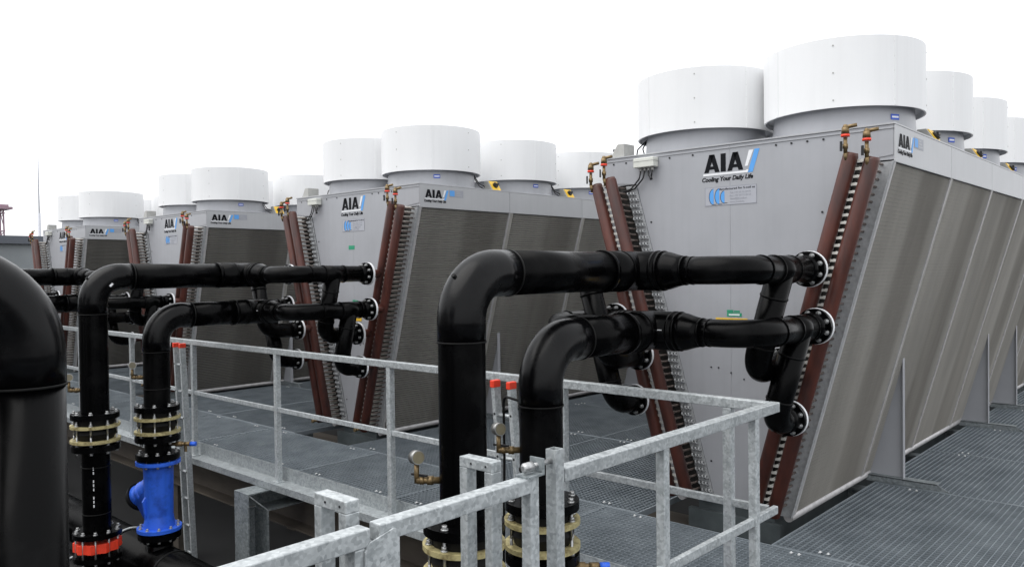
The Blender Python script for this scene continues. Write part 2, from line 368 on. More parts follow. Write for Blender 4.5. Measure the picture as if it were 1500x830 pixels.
# coils
fin_me = {}
for s in (-1, 1):
    core = loft(MB(), s, .07, ZB-.012, .055, .30, .012, LEN-.01).build('coil', 'core', unit)
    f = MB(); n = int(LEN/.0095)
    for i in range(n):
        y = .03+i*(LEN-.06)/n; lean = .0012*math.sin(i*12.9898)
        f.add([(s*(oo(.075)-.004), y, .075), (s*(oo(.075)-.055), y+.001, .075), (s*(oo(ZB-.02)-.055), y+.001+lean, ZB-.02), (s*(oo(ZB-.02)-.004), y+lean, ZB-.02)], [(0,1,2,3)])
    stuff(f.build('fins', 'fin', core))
    f = MB()
    for i in range(94):
        z = .085+i*.0252; x = s*(oo(z)-.010); f.cyl((x, .02, z), (x, LEN-.02, z), .0046, seg=5, caps=False)
    stuff(f.build('coil_tubes', 'coiltube', core))
    for i in range(NS+1):
        y = i*SEC; w0 = (.0, .03) if i == 0 else ((-.012, .012) if i < NS else (-.03, .0))
        dv_ = loft(MB(), s, .07, ZB-.013, -.006, .06, y+w0[0], y+w0[1]).build('divider', 'trim', core)
        if 0 < i < NS: loft(MB(), s, .07, ZB-.014, -.002, .05, y+.012, y+.062).build('cover_strip', 'fin_strip', core)
    bt = MB(); bt.cyl((s*(oo(.05)-.03), 0, .045), (s*(oo(.05)-.03), LEN, .045), .034, seg=12); bt.build('bottom_rail', 'trim', core)
    # tube sheet at the front end, flat plate with folded outer lip
    sh = loft(MB(), s, .05, ZB-.012, .0, .105, -.012, -.006)
    loft(MB(), s, .05, ZB-.012, .225, .322, -.012, -.006).build('tube_sheet', 'sheet', core)
    loft(sh, s, .05, ZB-.012, -.004, .002, -.03, .0)
    sh.build('tube_sheet', 'sheet', core)
    rb = MB()                                     # U-bends and tube ends standing proud of the tube sheet
    for i in range(46):
        z = .12+i*.05
        for d in (.255, .285, .31):
            x = s*(oo(z)-d+.012*(i % 2)); rb.sweep([(x, -.008, z), (x, -.03, z), (x+.008*s, -.036, z+.008), (x+.012*s, -.03, z+.018), (x+.012*s, -.008, z+.018)], .0065, 6)
    stuff(rb.build('return_bends', 'sheet', core))
    for inner in (True, False):
        zt = 2.50 if inner else 2.46; zb_ = .13 if inner else .09; y = -.19
        p = [(s*hx(z, inner), y, z) for z in (zb_, zb_+.01, zt-.02, zt)]
        hd = MB().sweep(p, [.038, .047, .047, .040], 20).build('header_pipe', 'header', unit)
        if inner: hd['label'] = 'inner rusty red header pipe'
        # drain plug at the foot
        MB().cyl((s*hx(zb_, inner), y-.04, zb_+.03), (s*hx(zb_, inner)-.0, y-.10, zb_+.03), .014, seg=8).cyl((s*hx(zb_, inner), y-.10, zb_+.03), (s*hx(zb_, inner), y-.125, zb_+.03), .02, seg=6).build('drain_plug', 'brass', hd)
        # automatic air vent on top
        x = s*hx(zt, inner)
        vent = MB().cyl((x-.02, y-.03, zt-.06), (x-.02, y-.05, zt-.005), .013, seg=10).cyl((x-.02, y-.05, zt-.005), (x-.02, y-.05, zt+.09), .012, seg=10).cyl((x-.02, y-.05, zt+.02), (x-.02, y-.05, zt+.05), .017, seg=8).cyl((x-.02, y-.05, zt+.115), (x-.02, y-.05, zt+.155), .025, .021, seg=12).cyl((x-.02, y-.05, zt+.155), (x+.045, y-.03, zt+.165), .012, seg=8).sweep([(x-.02, y-.05, zt+.15), (x-.02, y-.05, zt+.172)], [.021, .01], 12).build('air_vent', 'brass', hd)
        MB().cyl((x-.02, y-.05, zt+.095), (x-.02, y-.05, zt+.110), .0265, seg=14).build('red_band', 'red', hd)
        MB().bar((x-.038, y-.075, zt+.005), (x-.036, y-.078, zt+.065), .012, .02).build('valve_handle', 'black', hd)
    # tubes from the outer / inner header into the tube sheet
    ft = MB()
    for i in range(50):
        z = .14+i*.0468; xb = s*hx(z, s < 0); a = .032
        ft.sweep([(xb, -.17, z), (xb+.004, -.10, z-.002), (xb+.006, -.06, z-.004), (xb+.006, -.008, z-.004)], .0085, 6)
    stuff(ft.build('feed_tubes', 'tube', unit))
# fan stacks
RS = .553; Z0 = 2.862; Z1 = 3.335
stack_me = None
for s in (1, -1):
    for i in range(NS):
        cx, cy = s*.5625, .67+i*SEC
        if stack_me is None:
            b = MB(); N = 72; prof = [(Z0, RS), (Z1, RS), (Z1, RS-.012), (Z0, RS-.012), (Z0, RS)]
            b.profile((0, 0, 0), (0, 0, 1), prof, N); stack_me = b.mesh('fan_stack', 'white')
            b = MB(); b.profile((0, 0, 0), (0, 0, 1), [(H+.006, .512), (H+.03, .492), (Z0+.03, .480), (Z0+.03, RS-.01), (Z0+.034, RS-.01)], 64); base_me = b.mesh('fan_collar', 'grey')
            b = MB()
            for a0 in (-2.05, -.5, 1.05, 2.6):
                for dz in (.04, .14, .235, .33, .43):
                    b.disc((math.cos(a0-.03)*(RS+.001), math.sin(a0-.03)*(RS+.001), Z0+dz), (math.cos(a0), math.sin(a0), 0), .005, .004, 6)
                for dz in (.05, .235, .42):
                    a1 = a0+.78; b.disc((math.cos(a1)*(RS+.001), math.sin(a1)*(RS+.001), Z0+dz), (math.cos(a1), math.sin(a1), 0), .006, .004, 6)
            riv_me = b.mesh('rivets', 'boxgrey')
            seam_me = []
            for a0 in (-2.05, -.5, 1.05, 2.6):
                b = MB(); c, sn = math.cos(a0), math.sin(a0); t = Vector((-sn, c, 0)); n = Vector((c, sn, 0))
                p0 = n*(RS-.003)-t*.022; p1 = n*(RS+.0028)-t*.02; p2 = n*(RS+.0028)+t*.004; p3 = n*(RS-.003)+t*.006
                z = Vector((0, 0, Z0+.002)); z2 = Vector((0, 0, Z1-.002)); b.hexa([p0+z, p1+z, p2+z, p3+z], [p0+z2, p1+z2, p2+z2, p3+z2]); seam_me.append(b.mesh('seam_strip', 'white'))
            b = MB(); b.cyl((0, 0, 2.95), (0, 0, 3.05), .12, seg=24)
            for k in range(7):
                a = 2*PI*k/7; c, sn = math.cos(a), math.sin(a); t = Vector((-sn, c, 0)); n = Vector((c, sn, 0)); u = Vector((0, 0, 1))
                q = [n*.11+t*-.03+u*2.98, n*.11+t*.03+u*3.03, n*.46+t*.09+u*3.02, n*.46+t*-.09+u*2.97]
                b.hexa([Vector(p) for p in q], [Vector(p)+u*.006 for p in q])
            fan_me = b.mesh('fan_blades', 'black')
            st = Vector((math.cos(-.42), math.sin(-.42), 0)); tt = Vector((-st.y, st.x, 0))
            b = MB(); b.bar(st*.489-tt*.035+Vector((0,0,2.80)), st*.489+tt*.035+Vector((0,0,2.80)), .004, .038); stk_me = b.mesh('sticker', 'sticker')
            b = MB(); b.bar(st*.4905-tt*.028+Vector((0,0,2.80)), st*.4905+tt*.028+Vector((0,0,2.80)), .004, .012); stk2_me = b.mesh('sticker', 'logo_white')
        k = inst('fan_stack', stack_me, unit, (cx, cy, 0), (0, 0, random.uniform(-.15, .15)))
        inst('fan_collar', base_me, k); [inst('seam_strip', q_, k) for q_ in seam_me]; inst('rivets', riv_me, k)['kind'] = 'stuff'; inst('fan_blades', fan_me, k)
        
        if s > 0: inst('sticker', stk_me, k); inst('sticker', stk2_me, k)
# fan isolator switches along both deck edges, cables beside the stacks
for s in (1, -1):
    for i in range(NS):
        y = SEC*i+(1.19 if s > 0 else .12); x = s*1.02; h0 = H+.004
        q = MB(); q.hexa([(x-s*.07, y-.075, h0), (x+s*.07, y-.075, h0), (x+s*.07, y+.075, h0), (x-s*.07, y+.075, h0)], [(x-s*.07, y-.075, h0+.115), (x-s*.005, y-.075, h0+.115), (x-s*.005, y+.075, h0+.115), (x-s*.07, y+.075, h0+.115)])
        bx = q.build('isolator_switch', 'boxgrey', unit, .004)
        e0 = Vector((x+s*.066, 0, h0+.006)); e1 = Vector((x-s*.001, 0, h0+.109)); n = Vector((s*.115, 0, .075)).normalized()
        pl = MB(); pl.hexa([e0+Vector((0, y-.066, 0)), e0+Vector((0, y+.066, 0)), e1+Vector((0, y+.066, 0)), e1+Vector((0, y-.066, 0))], [e0+n*.006+Vector((0, y-.066, 0)), e0+n*.006+Vector((0, y+.066, 0)), e1+n*.006+Vector((0, y+.066, 0)), e1+n*.006+Vector((0, y-.066, 0))])
        pl.build('yellow_plate' if s > 0 else 'switch_plate', 'yellow' if s > 0 else 'ivory', bx)
        kn = MB(); c = (e0+e1)/2+Vector((0, y, 0))+n*.006; kn.cyl(c, c+n*.022, .033, seg=14).bar(c+n*.028-Vector((0, .032, 0)), c+n*.028+Vector((0, .032, 0)), .016, .02); kn.build('knob', 'black', bx)
        yc = y+.0
        if s < 0:
            ys_ = .67+i*SEC; cb = MB(); cb.sweep(fillet([(-1.02, ys_-.18, Z0+.02), (-1.06, ys_-.26, Z0-.06), (-1.05, ys_-.30, H+.004)], .04), .006, 6).sweep(fillet([(-1.02, ys_-.17, Z0+.02), (-1.035, ys_-.22, Z0-.05), (-.98, ys_-.24, H+.004)], .04), .006, 6).build('cable', 'black', unit); continue
        cb = MB(); cb.sweep(fillet([(x-.05*s, y-.06, H+.05), (x-.08*s, y-.14, H+.09), (s*.9, y-.2, Z0+.02)], .03), .006, 6)
        cb.sweep(fillet([(x-.02*s, y-.10, H+.012), (x-.06*s, y-.16, H+.06), (s*.9, y-.22, Z0+.02)], .03), .006, 6); cb.build('cable', 'black', unit)
# junction box on the front and its cables
jb = MB().box((-.785, -.075, 2.575), (-.60, -.002, 2.65)).build('junction_box', 'ivory', unit, .006)
MB().box((-.787, -.077, 2.622), (-.598, -.0, 2.626)).build('lid_joint', 'boxgrey', jb)
g = MB()
for x in (-.735, -.70, -.665, -.63): g.cyl((x, -.04, 2.575), (x, -.04, 2.55), .010, seg=8)
g.build('cable_glands', 'boxgrey', jb)
g = MB()
for x, xe, ze in ((-.735, -.99, 2.385), (-.70, -.985, 2.375)):
    g.sweep(fillet([(x, -.04, 2.56), (x-.01, -.05, 2.49), (x-.10, -.03, 2.42), (xe+.05, -.02, ze+.01), (xe, -.02, ze)], .04), .006, 6)
g.sweep(fillet([(-.665, -.04, 2.56), (-.66, -.05, 2.51), (-.64, -.05, 2.49)], .02), .006, 6).sweep([(-.63, -.04, 2.56), (-.635, -.05, 2.50)], .006, 6).cyl((-.64, -.05, 2.50), (-.635, -.05, 2.475), .012, seg=8)
g.build('cable', 'black', jb)
# gusset legs
for y in (1.60, 4.62, 6.14):
    for s in (-1, 1):
        lg = MB(); pts = [(s*.43, y, .05), (s*.72, y, .05), (s*.70, y, 1.02), (s*.67, y, .93)]
        pts = [(s*.44, y, .052), (s*.715, y, .052), (s*.715, y, 1.06), (s*(oo(.98)-.01), y, .98)]
        if s < 0: pts = pts[::-1]
        lg.poly(pts, (0, -1, 0), .006); lg.box((s*.715, y-.045, .052), (s*.721, y+.0, 1.06)); lo = lg.build('support_leg', 'grey', unit)
        ft = MB(); x0, x1 = s*.44, s*.98
        ft.box((x0, y-.08, .002), (x1, y-.074, .052)); ft.box((x0, y-.08, .046), (x1, y+.02, .052))
        ft.hexa([(x1, y-.08, .002), (s*1.07, y-.09, .002), (s*1.07, y-.084, .002), (x1, y-.074, .002)], [(x1, y-.08, .052), (s*1.07, y-.09, .006), (s*1.07, y-.084, .006), (x1, y-.074, .052)])
        ft.build('foot_channel', 'galv_dark', lo)
# ---- lettering on the front
def letters_AIA(w, h):                            # three heavy capitals in a w by h box, x/y plane
    b = MB(); q = lambda pts: b.poly([(p[0]*w, p[1]*h, 0) for p in pts], (0, 0, 1), .0012)
    def A(x0):
        W_ = .40
        q([(x0, 0), (x0+.115, 0), (x0+.262, 1), (x0+.135, 1)]); q([(x0+.285, 0), (x0+W_, 0), (x0+.268, 1.0), (x0+.14, 1.0)])
        b.poly([((x0+.08)*w, .17*h, .0002), ((x0+.32)*w, .17*h, .0002), ((x0+.29)*w, .34*h, .0002), ((x0+.11)*w, .34*h, .0002)], (0, 0, 1), .0012)
    A(0); q([(.43, 0), (.56, 0), (.56, 1), (.43, 1)]); A(.60)
    return b
def flat(pts): return MB().poly([(x, y, 0) for x, y in pts], (0, 0, 1), .0012)
def logo(parent, origin, rot, w, h, tagline=True):
    def put(name, mb, m, dz=0.):
        o = mb.build(name, m, parent); o.location = origin; o.rotation_euler = rot
        return o
    put('logo_letters', letters_AIA(w, h), 'logo_black')
    put('logo_bar', flat([(-.03*w, -.17*h), (1.10*w, -.17*h), (1.17*w, -.02*h), (1.08*w, -.02*h), (1.06*w, -.06*h), (-.02*w, -.06*h)]), 'logo_white')
    put('logo_slash', flat([(1.04*w, .18*h), (1.11*w, .18*h), (1.25*w, 1.02*h), (1.14*w, 1.02*h)]), 'logo_white')
    put('logo_slash', flat([(1.11*w, -.17*h), (1.23*w, -.17*h), (1.40*w, 1.05*h), (1.28*w, 1.05*h)]), 'logo_blue')
    if tagline:
        me = text_mesh('Cooling Your Daily Life', .050*w/.35, bold=.0017*w/.35, shear=.22, width=1.30*w); me.materials.clear(); me.materials.append(MT['logo_black'])
        o = inst('slogan', me, parent, Vector(origin)+Vector((0, 0, -.50*h))+(Vector((-.06*w, 0, 0)) if rot[2] == 0 else Vector((0, -.06*w, 0))), rot)
RF = (PI/2, 0, 0)                                 # text plane facing -y
logo(unit, (-.205, -.0008, 2.488), RF, .31, .132)
# maker's plate
def frame(x0, y0, x1, y1, t): return MB().box((x0, y0, 0), (x1, y0+t, .0012)).box((x0, y1-t, 0), (x1, y1, .0012)).box((x0, y0+t, 0), (x0+t, y1-t, .0012)).box((x1-t, y0+t, 0), (x1, y1-t, .0012))
pl = MB().box((0, 0, 0), (.405, .135, .0012)).build('maker_plate', mat('plate_grey_vinyl', (.40, .41, .45), .45, 0, .03, 4), unit); pl.location = (-.2, -.0008, 2.244); pl.rotation_euler = RF
frame(0, 0, .405, .135, .0022).build('plate_border', 'label_grey', pl).location = (0, 0, .0012)
for i, (cx, cz, rx, rz) in enumerate(((.058, .064, .034, .056), (.104, .064, .034, .056), (.145, .058, .030, .044))):
    pts = [(cx+.010, cz+rz)] if i < 2 else [(cx+.012, cz+rz)]
    pts = [(cx+.012, cz-rz*.98)]+[(cx+.012-rx*math.sin(a), cz-rz*math.cos(a)) for a in [k*PI/14 for k in range(1, 14)]]+[(cx+.012, cz+rz*(1.1 if i < 2 else 1))]
    flat(pts[::-1]).build('plate_emblem', 'logo_blue', pl).location = (0, 0, .0013)
    o = MB()
    for k in range(14):
        a0 = PI*.15+k*PI*.8/14; a1 = a0+PI*.8/14
        o.bar((cx+.012-rx*1.04*math.sin(a0), cz-rz*1.03*math.cos(a0), .003), (cx+.012-rx*1.04*math.sin(a1), cz-rz*1.03*math.cos(a1), .003), .003, .001)
    o.bar((cx+.0, cz-rz*1.02, .003), (cx+.035, cz-rz*1.0, .003), .003, .001)
    o.build('emblem_outline', 'logo_black', pl)
text('plate_text', 'Manufactured for S-coil as', .021, 'logo_black', pl, (.108, .109, .0014), None, bold=.0003, width=.285)
for i, ln in enumerate(('Tel. +47 69 15 60 70', 'Fax. +47 69 15 60 69', 'Nordf@S-coil.no', 'www.S-coil.no')):
    text('plate_text', ln, .019, 'label_grey', pl, (.20, .080-i*.022, .0014), None, bold=.0002)
# green and yellow labels lower down
gl = MB().box((-.03, -.0018, 1.430), (.085, -.0006, 1.457)).build('green_label', 'green', unit)
MB().box((-.03, -.0018, 1.46), (.02, -.0006, 1.478)).box((.025, -.0018, 1.462), (.07, -.0006, 1.474)).build('green_label', 'green', unit)
MB().box((-.015, -.0028, 1.438), (.07, -.0017, 1.449)).build('label_text', 'logo_white', gl)
MB().box((-.12, -.0025, 1.245), (.13, -.0006, 1.418)).build('yellow_label', 'yellow', unit)
# ---- lettering on the side band (facing +x)
RX = (PI/2, 0, PI/2)
logo(unit, (1.1275, .075, 2.545), RX, .235, .085)
MB().box((1.1264, .41, 2.57), (1.1276, .62, 2.645)).build('side_plate', 'label_grey', unit)
MB().box((1.1277, .42, 2.578), (1.1286, .49, 2.638)).build('side_emblem', 'logo_blue', unit)
for i in range(3): MB().box((1.1277, .51, 2.584+i*.02), (1.1284, .60-.02*i, 2.592+i*.02)).build('plate_text', 'grey', unit)

labels = ['second dry cooler in the row counted from the open grating walkway',
          'third dry cooler in the row counted from the open grating walkway',
          'last dry cooler of the row, on the side of the slender mast']
stub_me = MB().sweep([(0, .075, 0), (0, -.085, 0)], [.012, .012], 8).box((-.024, -.130, -.0085), (.026, -.118, .0085)).cyl((0, -.118, 0), (0, -.085, 0), .012, seg=8).mesh('tube_stub', 'stub')
def stub_at(s, i):
    z = .15+i*.0478; x = s*(.7307+SL*(z-1.3)-.068); return (x, -.055, z)
cj = MB(); vs = [v.co.copy() for v in stub_me.vertices]; fs = [list(p.vertices) for p in stub_me.polygons]
for s in (-1, 1):
    for i in range(49):
        p = Vector(stub_at(s, i)); cj.add([v+p for v in vs], fs)
cj_me = cj.mesh('tube_stubs', 'stub')
for k, lb in enumerate(labels):
    c = copy_tree(unit, None, (-PITCH*(k+1), 0, 0)); c['label'] = lb
    if k == 0: MB().box((-.09, -.0018, 2.04), (.02, -.0006, 2.085)).build('green_label', 'green', c)
    for ch in c.children:
        if ch.name.startswith('fan_stack'): ch.rotation_euler.z = random.uniform(-.25, .25)
    stuff(inst('tube_stubs', cj_me, c))
for s in (-1, 1):
    for i in range(49): inst('tube_stub', stub_me, unit, stub_at(s, i))

# the facing row on the other side of the pit, behind the viewer: the opposite riser feeds it
for k in range(4):
    c = copy_tree(unit, None, (-PITCH*k, -7.35, 0), skip=('tube_stub',)); c.rotation_euler = (0, 0, PI); stuff(inst('tube_stubs', cj_me, c)); c['group'] = 'facing row of dry coolers'
    c['label'] = ['dry cooler of the facing row across the pit, opposite the walkway-end cooler', 'dry cooler of the facing row across the pit, opposite the second cooler', 'dry cooler of the facing row across the pit, opposite the third cooler', 'dry cooler of the facing row across the pit, opposite the mast-side cooler'][k]
for a, b in zip(xs[2:], xs[3:]): panel(b, -6.87, a, -5.93, False, False)

# ================================================================== PIPE RUNS
bolt_me = {}
def bolt(ax, k=1.):
    key = (tuple(ax), k)
    if key not in bolt_me:
        a = Vector(ax); bolt_me[key] = MB().cyl((0, 0, 0), a*.006*k, .013*k, seg=10).cyl(a*.006*k, a*.018*k, .0095*k, seg=6).mesh('bolt', 'steel')
    return bolt_me[key]
def wr(root, c, ax, r, t=.012, m='rubber'): return MB().disc(c, ax, r+.006, t, 28).build('weld_bead', m, root)
def header_flange(root, s, z, inner):
    x = s*hx(z, inner)
    fl = MB().profile((x, -.40, z), (0, 1, 0), [(0, 0), (0, .112), (.028, .112), (.028, 0)], 28).build('flange', 'pe', root, .002)
    MB().profile((x, -.371, z), (0, 1, 0), [(0, 0), (0, .1155), (.020, .1155), (.020, 0)], 28).build('steel_flange', 'logo_white', fl)
    MB().cyl((x, -.35, z), (x, -.20, z), .042, seg=14).build('stub_pipe', 'header', fl)
    for k in range(8):
        a = 2*PI*(k+.5)/8; inst('bolt', bolt((0, -1, 0), 1.25), fl, (x+.090*math.cos(a), -.400, z+.090*math.sin(a)))
def riser_flange(root, x, y, z, R, t, m, n, top, name='flange', br=None):
    fl = MB().profile((x, y, z-t/2), (0, 0, 1), [(0, 0), (0, R), (t, R), (t, 0)], 32).build(name, m, root, .002)
    sgn = 1 if top else -1
    for k in range(n):
        a = 2*PI*(k+.3)/n; inst('bolt', bolt((0, 0, sgn), 1.35), fl, (x+(R-.028)*math.cos(a), y+(R-.028)*math.sin(a), z+sgn*t/2))
    return fl
def studs(b, x, y, z0, z1, R, n, r=.008):
    for k in range(n):
        a = 2*PI*(k+.3)/n; p = (x+R*math.cos(a), y+R*math.sin(a)); b.cyl((*p, z0), (*p, z1), r, seg=6)
RP = .1125; RB = .08
def gauge(root, x, y, z, d, hgt=.075):            # pressure gauge on a brass stub, d = outward unit vector
    d = Vector(d); p = Vector((x, y, z)); q = p+d*.11
    g = MB().cyl(p, q, .016, seg=10).cyl(p+d*.03, p+d*.06, .022, seg=6).cyl(p+d*.075, p+d*.095, .02, seg=6).cyl(q+Vector((0,0,-.012)), q+Vector((0,0,hgt)), .012, seg=10).build('pressure_gauge', 'brass', root)
    n = Vector((.93, -.25, .1)).normalized(); c = q+Vector((0, 0, hgt+.034))
    MB().cyl(c-n*.022, c+n*.022, .033, seg=22).build('gauge_case', 'case', g); MB().cyl(c+n*.022, c+n*.024, .028, seg=22).build('gauge_dial', 'dial', g)
    MB().bar(q+Vector((-.035, 0, .025)), q+Vector((.05, .02, .025)), .012, .01).build('tap_handle', 'black', g)

def upper_run(root):
    x, y, z = .03, -2.75, 1.77; R = .32; ty = -1.30
    MB().cyl((x, y, .60), (x, y, z-R), RP, seg=32, caps=False).build('riser_pipe', 'pe', root)
    MB().sweep(fillet([(x, y, z-R-.001), (x, y, z), (x, y+R+.001, z)], .225), RP+.003, 32).build('elbow', 'pe_elbow', root)
    MB().cyl((x, y+R, z), (x, -1.60, z), RP, seg=32).build('main_pipe', 'pe', root)
    wr(root, (x, y, z-R), (0, 0, 1), RP, .008, 'rubber')
    wr(root, (x, y+R, z), (0, 1, 0), RP, .012, 'rubber')
    return tee_and_branches(root, x, ty, z, -1.63, True, -.78, 1.15)
def tee_and_branches(root, x, ty, z, y_in, inner, yt, zlow):
    b = MB(); b.cyl((x, y_in, z), (x, ty+.02, z), .119, seg=32).cyl((x, y_in-.008, z), (x, y_in+.02, z), .1225, seg=32).cyl((x, ty-.165, z), (x, ty-.15, z), .1225, seg=32).build('coupler', 'pe', root)
    b = MB(); b.cyl((x-.20, ty, z), (x+.20, ty, z), .116, seg=32)
    for s in (-1, 1):
        b.cyl((x+s*.165, ty, z), (x+s*.18, ty, z), .1195, seg=32); b.cyl((x+s*.20, ty, z), (x+s*.215, ty, z), .118, seg=32)
    b.build('tee', 'pe', root)
    for s in (-1, 1):
        MB().sweep([(x+s*.215, ty, z), (x+s*.25, ty, z), (x+s*.31, ty, z), (x+s*.35, ty, z)], [.114, .109, .091, RB+.003], 28).build('reducer', 'pe', root)
        xe = s*hx(z, inner)
        pth = fillet([(x+s*.35, ty, z), (xe, ty, z), (xe, -.40, z)], .24)
        MB().sweep(pth, RB, 26).build('branch_pipe', 'pe', root)
        wr(root, (x+s*.352, ty, z), (1, 0, 0), RB-.001, .012, 'pe')
        wr(root, (x+s*.40, ty, z), (1, 0, 0), RB-.004, .008, 'pe')
        wr(root, (xe, ty+.245, z), (0, 1, 0), RB, .01, 'pe')
        wr(root, (xe, yt-.115, z), (0, 1, 0), RB+.001, .014, 'pe')
        wr(root, (xe, yt+.115, z), (0, 1, 0), RB+.001, .014, 'pe')
        MB().cyl((xe, yt-.115, z), (xe, yt+.115, z), RB+.004, seg=28).build('branch_tee', 'pe', root); MB().cyl((xe, -.47, z), (xe, -.40, z), RB+.001, RB+.012, seg=26).build('stub_end', 'pe', root)
        xl = s*hx(zlow, inner)
        pth = fillet([(xe, yt, z), (xl, yt, zlow), (xl, -.40, zlow)], .13)
        MB().sweep(pth, RB, 26).build('drop_pipe', 'pe', root)
        dv = (Vector((xl, yt, zlow))-Vector((xe, yt, z))).normalized(); b = MB(); p = Vector((xe, yt, z))
        L = (Vector((xl, yt, zlow))-p).length
        wr(root, p+dv*.17, dv, RB-.002, .012, 'rubber')
        wr(root, p+dv*(L-.16), dv, RB-.002, .012, 'rubber')
        MB().cyl((xl, -.48, zlow), (xl, -.40, zlow), RB-.0, RB+.012, seg=26).build('stub_end', 'pe', root)
        header_flange(root, s, z, inner); header_flange(root, s, zlow, inner)
    pass
def riser_joint(root, x, y):                      # rubber expansion joint between two bolted flange pairs
    riser_flange(root, x, y, .585, .192, .045, 'pe', 8, True); riser_flange(root, x, y, .50, .196, .024, 'zinc', 8, True, 'backing_ring')
    riser_flange(root, x, y, .375, .196, .024, 'zinc', 8, False, 'backing_ring'); riser_flange(root, x, y, .315, .192, .045, 'pe', 8, False)
    b = MB().profile((x, y, .36), (0, 0, 1), [(0, .135), (.04, .15), (.08, .165), (.12, .15), (.15, .135)], 28)
    b.profile((x, y, .5), (0, 0, 1), [(0, .155), (.07, .155)], 28); b.build('expansion_joint', 'rubber', root)
    b = MB(); studs(b, x, y, .42, .60, .166, 8); studs(b, x, y, .29, .44, .166, 8); b.build('studs', 'steel', root)['kind'] = 'stuff'
up = thing('pipe_run', 'tall black pipe run feeding the inner headers of the walkway-end cooler', 'pipe', (UX, -2.75, -1.5), 'black pipe runs')
def shift(root):                                   # the runs are modelled in cooler axes; move parts so that the Empty sits at the riser's base
    for ch in root.children: ch.location = Vector(ch.location)+Vector((0, 2.75, 1.5))
upper_run(up)
x, y = .03, -2.75
riser_joint(up, x, y)
MB().cyl((x, y, -.40), (x, y, .30), RP, seg=32, caps=False).build('riser_pipe', 'pe', up); MB().cyl((x, y, -1.0), (x, y, -.62), RP, seg=32).build('riser_pipe', 'pe', up)
wr(up, (x, y, .15), (0, 0, 1), RP, .008, 'rubber')
wr(up, (x, y, -.25), (0, 0, 1), RP, .008, 'rubber')
riser_flange(up, x, y, -.425, .192, .04, 'pe', 10, True); riser_flange(up, x, y, -.625, .192, .04, 'pe', 10, False)
b = MB()
N = 40; vs = []
for zz in (-.565, -.485):
    for k in range(N): rr = .178+.012*math.cos(2*PI*k*10/N); vs.append((x+rr*math.cos(2*PI*k/N), y+rr*math.sin(2*PI*k/N), zz))
b.add(vs, [(k, (k+1) % N, N+(k+1) % N, N+k) for k in range(N)]+[tuple(range(N))[::-1], tuple(range(N, 2*N))]); b.build('butterfly_valve', 'red', up, .004)
b = MB(); studs(b, x, y, -.65, -.40, .168, 10); b.build('studs', 'steel', up)['kind'] = 'stuff'
gauge(up, x-.08, y-.075, .80, (-.74, -.67, 0))
MB().cyl((x, -2.525-.325*math.sin(.9), 1.545+.325*math.cos(.9)), (x, -2.525-.352*math.sin(.9), 1.545+.352*math.cos(.9)), .011, seg=10).build('fusion_pin', 'rubber', up)
shift(up)

lo = thing('pipe_run', 'lower black pipe run feeding the outer headers of the walkway-end cooler', 'pipe', (UX, -2.24, -1.5), 'black pipe runs')
x, y, z = .080, -2.24, 1.41; R = .32
MB().cyl((x, y, .60), (x, y, z-R), RP, seg=32, caps=False).build('riser_pipe', 'pe', lo)
MB().sweep(fillet([(x, y, z-R-.001), (x, y, z), (x, y+R+.001, z)], .225), RP+.003, 32).build('elbow', 'pe_elbow', lo)
MB().cyl((x, y+R, z), (x, -1.46, z), RP, seg=32).build('main_pipe', 'pe', lo)
wr(lo, (x, y, z-R), (0, 0, 1), RP, .008, 'rubber')
wr(lo, (x, y+R, z), (0, 1, 0), RP, .012, 'rubber')
wr(lo, (x, y, .76), (0, 0, 1), RP, .008, 'rubber')
tee_and_branches(lo, x, -1.20, z, -1.50, False, -.62, .81)
MB().box((x-.02, -1.335, z-.02), (x+.02, -1.3275, z-.005)).build('white_tag', 'logo_white', lo)
lo.children[-1].location = (.128, .02, .02)
riser_joint(lo, x, y)
MB().cyl((x, y, .15), (x, y, .32), RP, seg=32, caps=False).build('riser_pipe', 'pe', lo)
riser_flange(lo, x, y, .155, .185, .05, 'pe', 10, True)
st = thing  # (strainer is a part of the run)
sb = MB().profile((x, y, 0), (0, 0, 1), [(.115, 0), (.115, .190), (.085, .190), (.085, .135), (.05, .128), (-.10, .124), (-.25, .122), (-.38, .120), (-.45, .130), (-.485, .135), (-.485, .190), (-.515, .190), (-.515, 0)], 36)
d = Vector((-.80, -.22, -.56)).normalized(); p0 = Vector((x, y, -.03)) + Vector((0, 0, -.05))
sb.sweep([p0, p0+d*.20, p0+d*.27, p0+d*.30], [.105, .098, .098, .12], 28)
sb.sweep([p0+d*.19, p0+d*.205, p0+d*.225, p0+d*.24], [.098, .108, .108, .098], 28)
# flowing web between leg and lower body
p1 = p0+d*.22; sb.hexa([(x-.012, y-.12, -.43), (x+.012, y-.12, -.43), (x+.012, y-.0, -.43), (x-.012, y-.0, -.43)], [(x-.012, y-.150, -.24), (x+.012, y-.150, -.24), (x+.012, y, -.02), (x-.012, y, -.02)])
sb.add([p0+d*.27+Vector((.0, .09, 0)), p0+d*.27+Vector((0, -.09, 0)), Vector((x-.02, y-.118, -.42)), Vector((x-.02, y+.118, -.42)), p0+Vector((0, -.1, .02)), p0+Vector((0, .1, .02))], [(0,1,2,3), (1,4,2), (0,3,5)], True)
bl = sb.build('strainer', 'blue', lo); bl['label'] = 'bright blue Y-shaped strainer body'
MB().sweep([p0+d*.29, p0+d*.335], [.13, .125], 26).build('strainer_cap', 'rubber', bl)
for k in range(10):
    a = 2*PI*(k+.3)/10; inst('bolt', bolt((0, 0, 1), 1.2), bl, (x+.163*math.cos(a), y+.163*math.sin(a), -.485))
    inst('bolt', bolt((0, 0, -1), 1.2), bl, (x+.163*math.cos(a), y+.163*math.sin(a), .085))
riser_flange(lo, x, y, -.555, .182, .05, 'pe', 10, False)
